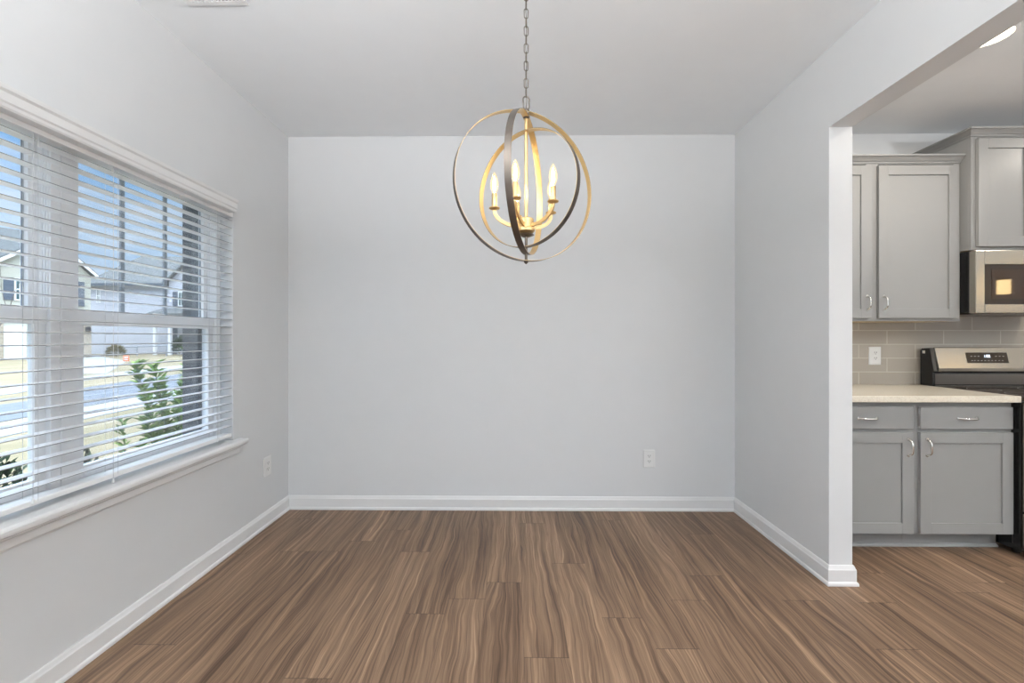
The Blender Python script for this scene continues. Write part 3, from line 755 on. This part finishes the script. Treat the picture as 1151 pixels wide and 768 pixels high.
# brick outside face of this house, with reveal round the window and a sloped brick sill
XB0, XB1 = -1.915, XL - T - .022
m = MB()
m.box(XB0, XB1, -3.2, .70, GZ, 2.9); m.box(XB0, XB1, 2.448, 3.4, GZ, 2.9)
m.box(XB0, XB1, .70, 2.448, GZ, .60); m.box(XB0, XB1, .70, 2.448, 2.075, 2.9)
struct(m.obj('wall_outside', brickdk), 'dark brick outer wall')
slate = mat('brick_sill', (.10, .13, .15), .7, var=.1)
struct(MB().prism([(XB0 - .03, .60), (XB1, .60), (XB1, .672), (XB0 - .03, .648)], 'y', .70, 2.448).obj('trim_5', slate), 'dark sloped sill outside the window')

# houses
def win(parent, x0, x1, z0, z1, y, shutters=True, pane=None):
    m = MB(); f = .09
    m.box(x0, x1, y - .06, y, z0, z0 + f); m.box(x0, x1, y - .06, y, z1 - f, z1); m.box(x0, x0 + f, y - .06, y, z0 + f, z1 - f)
    m.box(x1 - f, x1, y - .06, y, z0 + f, z1 - f); zm = (z0 + z1) / 2; m.box(x0 + f, x1 - f, y - .06, y, zm - .05, zm + .05)
    xm = (x0 + x1) / 2; m.box(xm - .02, xm + .02, y - .05, y, z0 + f, z1 - f)
    w_ = m.obj('window', vinyl, parent); MB().box(x0 + .05, x1 - .05, y - .03, y - .01, z0 + .05, z1 - .05).obj('pane', housegl, w_)
    if shutters:
        for a, b in (((x0 - .55, x0 - .04)), ((x1 + .04, x1 + .55))): MB().box(a, b, y - .05, y, z0, z1).obj('shutter', shutm, parent)
housegl = mat('house_glass', (.08, .13, .13), .08, spec=.3, var=.5, vscale=1.2)
def gable(m, x0, x1, y0, y1, ze, za, th=.25, ov=.35):
    """ridge runs along y"""
    xm = (x0 + x1) / 2; sl = (za - ze) / (xm - x0)
    for s in (-1, 1):
        xe = x0 - ov if s < 0 else x1 + ov; zee = ze - ov * sl
        P = [(xe, zee), (xm, za), (xm, za + th), (xe, zee + th)]
        m.prism(P, 'y', y0 - ov, y1)
# cream gabled house (front plane about 40 m away)
def sight(u, v):
    a = (u - 572) / 480; return Vector((a - PSI, 1 + a * PSI, -(v - 380) / 480))
r_ = sight(102, 380) * 36
hx = Vector((r_.x, r_.y, GZ)); RZ1 = R(60)
h1 = thing('house', 'cream sided two-storey house with steep front gable, left part of the window view', 'house', hx, RZ1, 'houses across the street')
def L1(u, v):
    d = sight(u, v); n = Vector((math.sin(RZ1), -math.cos(RZ1), 0)); t = n.dot(Vector((hx.x, hx.y, 0))) / n.dot(d); q = d * t
    return (q.x - hx.x) * math.cos(RZ1) + (q.y - hx.y) * math.sin(RZ1), q.z + 1.26 - GZ
def X_(u): return L1(u, 380)[0]
def Z_(u, v): return L1(u, v)[1]
def pr(parent, prof, y0, y1, mt, name): return MB().prism(prof, 'y', y0, y1).obj(name, mt, parent)
xr_, ze = .0, Z_(107, 311)
(xl0, zl0), (xl1, zl1) = L1(0, 291), L1(29, 279); (xq0, zq0), (xq1, zq1) = L1(78, 285), L1(109, 311)
sa = (zl1 - zl0) / (xl1 - xl0); sb = (zq1 - zq0) / (xq1 - xq0)
xm = (zq0 - zl0 + sa * xl0 - sb * xq0) / (sa - sb); za = zl0 + sa * (xm - xl0)
xl_ = xm - (za - ze) / sa
MB().box(xl_ + .3, xr_, 0, 8, 0, ze).obj('wall', sid_cream, h1)
pr(h1, [(xl_ + .3, ze), (xr_, ze), (xm, za - .1)], 0, .2, sid_cream, 'gable_wall')
m = MB()
for xe, sg in ((xl_ - .1, sa), (xq1, sb)):
    zq = za + sg * (xe - xm); m.prism([(xe, zq), (xm, za), (xm, za + .18), (xe, zq + .18)], 'y', -.3, 8)
m.obj('roof', shingle, h1)
m = MB()
for xe, sg in ((xl_ - .1, sa), (xq1, sb)):
    zq = za + sg * (xe - xm); m.prism([(xe, zq - .22), (xm, za - .22), (xm, za + .06), (xe, zq + .06)], 'y', -.38, -.302)
m.obj('rake_board', vinyl, h1)
MB().box(-14, xl_ + 1.2, 1.0, 8, 0, ze - .3).obj('wall', sid_cream, h1)
m = MB(); m.prism([(.6, ze - .4), (4.6, Z_(10, 263) + 1.2), (8.6, ze - .4)], 'x', -14.3, xm - .6); m.obj('roof', shingle, h1)
win(h1, X_(16), X_(28), Z_(22, 338), Z_(22, 313), -.01)
win(h1, X_(77), X_(84.5), Z_(81, 344), Z_(81, 316), -.01)
for xx, w_ in (((X_(4) + X_(29)) / 2, X_(29) - X_(4)), ((X_(84) + X_(93)) / 2, X_(93) - X_(84))):
    MB().box(xx - w_ / 2, xx + w_ / 2, -.12, 0, 0, Z_(20, 367)).obj('garage_door', vinyl, h1)
MB().box(X_(-6), X_(3.5), -.15, 0, 0, Z_(0, 358)).obj('stone_pier', stone, h1)
MB().box(X_(93.5), X_(102), -.15, 0, 0, Z_(98, 358)).obj('stone_pier', stone, h1)
MB().lathe([(.02, .45), (.16, .38), (.2, .1), (.12, 0)], 10, (X_(97.5), -.35, Z_(98, 373))).obj('wall_lantern', black, h1)
def tri(parent, x0, x1, y, ze, za, mt, name='gable_wall', th=.2):
    xm = (x0 + x1) / 2
    return MB().prism([(x0, ze - .01), (x1, ze - .01), (xm, za)], 'y', y, y + th).obj(name, mt, parent)
# white house
hx = Vector((-36, 44, GZ)); S2 = 10.909
def X2(u): return (u - 572) / S2 - 44 * .0113 - hx.x
def Z2(v): return 1.26 - (v - 380) / S2 - GZ
h2 = thing('house', 'white sided house with a broad grey hip roof in the middle of the window view', 'house', hx, 0, 'houses across the street')
MB().box(X2(95), X2(200), 0, 10, 0, Z2(318)).obj('wall', sid_white, h2)
x0, x1, ze, zr = X2(94), X2(203), Z2(319), Z2(276.5)
m = MB(); m.b.faces.new
vs = [m.b.verts.new(p) for p in ((x0 - .4, -.5, ze), (x1 + 8, -.5, ze), (x1 + 8, 10.5, ze), (x0 - .4, 10.5, ze), (x0 + 1.2, 5, zr), (x1 + 8, 5, zr - .3))]
for f in ((0, 1, 5, 4), (1, 2, 5), (2, 3, 4, 5), (3, 0, 4), (0, 3, 2, 1)): m.b.faces.new([vs[i] for i in f])
m.obj('roof', shingle, h2)
MB().box(x0 - .45, X2(197), -.58, -.46, ze - .22, ze + .06).obj('gutter', shutm, h2)
# right gabled wing
g0, g1 = X2(197), X2(262)
MB().box(g0, g1, -1.2, 8, 0, Z2(318)).obj('wall', sid_white, h2)
tri(h2, g0, g1, -1.2, Z2(318), Z2(287), sid_white)
m = MB(); gable(m, g0, g1, -1.2, 8, Z2(318), Z2(287), .2, .4); m.obj('roof', shingle, h2)
win(h2, X2(207.5), X2(214.5), Z2(345), Z2(329), -1.21)
win(h2, X2(103.5), X2(108), Z2(340), Z2(324), -.01, False)
m = MB(); m.prism([(-3.2, Z2(354)), (-1.2, Z2(347)), (-1.2, Z2(350.5)), (-3.2, Z2(357))], 'x', g0 - .6, g1); m.obj('porch_roof', shingle, h2)
for u in (198, 214): MB().box(X2(u) - .12, X2(u) + .12, -3.1, -2.86, 0, Z2(357)).obj('porch_post', vinyl, h2)
MB().box(X2(202), X2(206.5), -1.3, -1.2, 0, Z2(366)).obj('front_door', shutm, h2)

# pipe rail in the far yard
rl = thing('yard_railing', 'low grey pipe railing on the far lawn in front of the white house', 'railing', (-34.5, 38.5, GZ))
m = MB(); m.cyl((-2.6, 0, .75), (3.0, 0, .95), .05, 8); m.obj('rail', muntm, rl)
for x, z in ((-2.5, .75), (.2, .85), (2.9, .95)): MB().cyl((x, 0, 0), (x, 0, z), .05, 8).obj('post', muntm, rl)
# orange yard sign
ys = thing('yard_sign', 'small orange sign standing on the far lawn', 'sign', (-25.3, 27.6, GZ + .02))
MB().box(-.20, .20, -.01, .01, .12, .50).obj('board', orange, ys, bevel=.004)
m = MB(); m.box(-.13, .13, -.014, -.009, .20, .26); m.box(-.13, .13, -.014, -.009, .33, .42); m.obj('lettering', vinyl, ys)
for x in (-.14, .14): MB().cyl((x, 0, -.04), (x, 0, .14), .008, 6).obj('stake', muntm, ys)

# plants
def leaf(m, p, d, L, wd, rnd):
    d = d.normalized(); s = d.cross(Vector((rnd.uniform(-.4, .4), rnd.uniform(-.4, .4), 1))).normalized() * wd; n = s.cross(d).normalized() * L * .12
    a = m.b.verts.new(p); b = m.b.verts.new(p + d * L * .5 + s + n); c = m.b.verts.new(p + d * L); e = m.b.verts.new(p + d * L * .5 - s + n)
    m.b.faces.new((a, b, c)); m.b.faces.new((a, c, e))
def upright_shrub(name, label, cat, loc, tips, seed, lm=leafm, n=95, L=.055, grp=None):
    rnd = random.Random(seed); r = thing(name, label, cat, loc, 0, grp); st = MB(); fo = MB()
    for tp in tips:
        tp = Vector(tp); b = Vector((tp.x * .15, tp.y * .15, 0))
        pts = [b.lerp(tp, t) + Vector((0, 0, 0)) + Vector((tp.x, tp.y, 0)) * (t * t - t) * .5 for t in [i / 8 for i in range(9)]]
        st.tube(pts, [.010 - .007 * i / 8 for i in range(9)], 5)
        for i in range(n):
            t = 1 - rnd.random() ** 1.1 * .72; k = min(int(t * 8), 7); p = pts[k].lerp(pts[k + 1], t * 8 - k)
            a = rnd.uniform(0, 2 * math.pi); d = Vector((math.cos(a), math.sin(a), rnd.uniform(.3, 1.3)))
            leaf(fo, p, d, L * rnd.uniform(.7, 1.2), L * .21, rnd)
    st.obj('stem', stemm, r); fo.obj('foliage', lm, r)
    return r
upright_shrub('garden_shrub', 'bright green upright leafy shrub close outside the right half of the window', 'shrub', (-2.75, 3.50, GZ + .02),
   [(0, .10, 1.62), (.02, .07, 1.42), (0, -.43, 1.44), (.02, -.29, 1.43), (.03, .25, 1.50), (-.03, -.18, 1.31), (.05, -.03, 1.28), (.1, .25, 1.2), (-.1, .1, 1.15), (.1, -.14, 1.05), (.0, -.33, 1.0), (.06, .12, .98), (-.1, .25, .95), (.12, -.02, .85), (0, .36, 1.25), (.1, .33, .85)], 3, n=210, L=.085)
upright_shrub('garden_shrub', 'sparse green shrub with thin sprigs, lower and left of the bright upright shrub', 'shrub', (-2.66, 2.97, GZ + .02),
   [(0, -.10, 1.07), (.05, -.02, .92), (0, .05, .88), (-.05, .12, .85), (.06, .08, .72)], 5, n=70, L=.07)
def round_shrub(label, loc, rad, hgt, seed, lm=leafdk, n=1500, L=.045, name='boxwood_shrub', grp=None):
    rnd = random.Random(seed); r = thing(name, label, 'shrub', loc, 0, grp); fo = MB(); st = MB()
    for i in range(n):
        a = rnd.uniform(0, 2 * math.pi); zc = rnd.uniform(-.6, 1); q = math.sqrt(max(0, 1 - zc * zc)); rr = rnd.uniform(.72, 1.05)
        d = Vector((q * math.cos(a), q * math.sin(a), zc)); p = Vector((d.x * rad * rr, d.y * rad * rr, hgt * .5 + d.z * hgt * .5 * rr))
        leaf(fo, p, d + Vector((rnd.uniform(-.8, .8), rnd.uniform(-.8, .8), rnd.uniform(-.3, .9))), L * rnd.uniform(.7, 1.3), L * .28, rnd)
    for i in range(9):
        a = i * .7; st.tube([(0, 0, 0), (rad * .4 * math.cos(a), rad * .4 * math.sin(a), hgt * .45), (rad * .75 * math.cos(a), rad * .75 * math.sin(a), hgt * .75)], [.012, .008, .003], 5)
    st.obj('stem', barkm, r); fo.obj('foliage', lm, r)
round_shrub('dark green bushy shrub low at the left edge of the window view', (-2.80, 2.12, GZ + .02), .30, 1.06, 21, n=2600)
round_shrub('dark olive low shrub just right of the window mullion', (-2.78, 2.66, GZ + .02), .17, .93, 22, n=1500)
round_shrub('small olive bush beside the far garage', (-35.3, 37.5, GZ + .0), .55, .9, 23, leafbr, 500, .22)
round_shrub('dark bush in front of the white house porch', (-31.0, 40.0, GZ + .0), .9, 1.7, 24, leafdk, 600, .30)

def tree(name, label, loc, seed, height, spread, levels=4, r0=.12, lean=(0, 0), grp=None):
    rnd = random.Random(seed); r = thing(name, label, 'tree', loc, 0, grp); tk = MB(); br = MB()
    def grow(p, d, L, rad, lv):
        pts = [p]; q = p.copy(); dd = d.copy(); ns = 5
        for i in range(ns):
            dd = (dd + Vector((rnd.uniform(-.16, .16), rnd.uniform(-.16, .16), rnd.uniform(-.02, .12)))).normalized(); q = q + dd * L / ns; pts.append(q.copy())
        (tk if lv == 0 else br).tube(pts, [rad * (1 - .55 * i / ns) for i in range(ns + 1)], 6 if lv < 2 else 4, cap=True)
        if lv < levels:
            for j in range(3 if lv < 2 else rnd.choice((2, 3, 3))):
                k = rnd.randint(2, ns); a = rnd.uniform(0, 2 * math.pi); o = Vector((math.cos(a), math.sin(a), rnd.uniform(.1, .9)))
                grow(pts[k], (dd * .8 + o * spread).normalized(), L * rnd.uniform(.55, .75), rad * (1 - .55 * k / ns) * .6, lv + 1)
    grow(Vector((0, 0, 0)), Vector((lean[0], lean[1], 1)).normalized(), height * .42, r0, 0)
    tk.obj('trunk', barkm, r); br.obj('branches', barkm, r)
tree('bare_tree', 'bare thin-branched tree at the far left of the window view', (-8.7, 6.75, GZ), 4, 4.8, .75, 5, .045, (-.03, .12))
tree('bare_tree', 'tall bare tree rising behind the white house roof', (-52, 70, GZ), 9, 15.5, .55, 5, .22)
tree('bare_tree', 'smaller bare tree near the right edge of the white house roof', (-44.0, 72, GZ), 12, 16, .6, 5, .2)
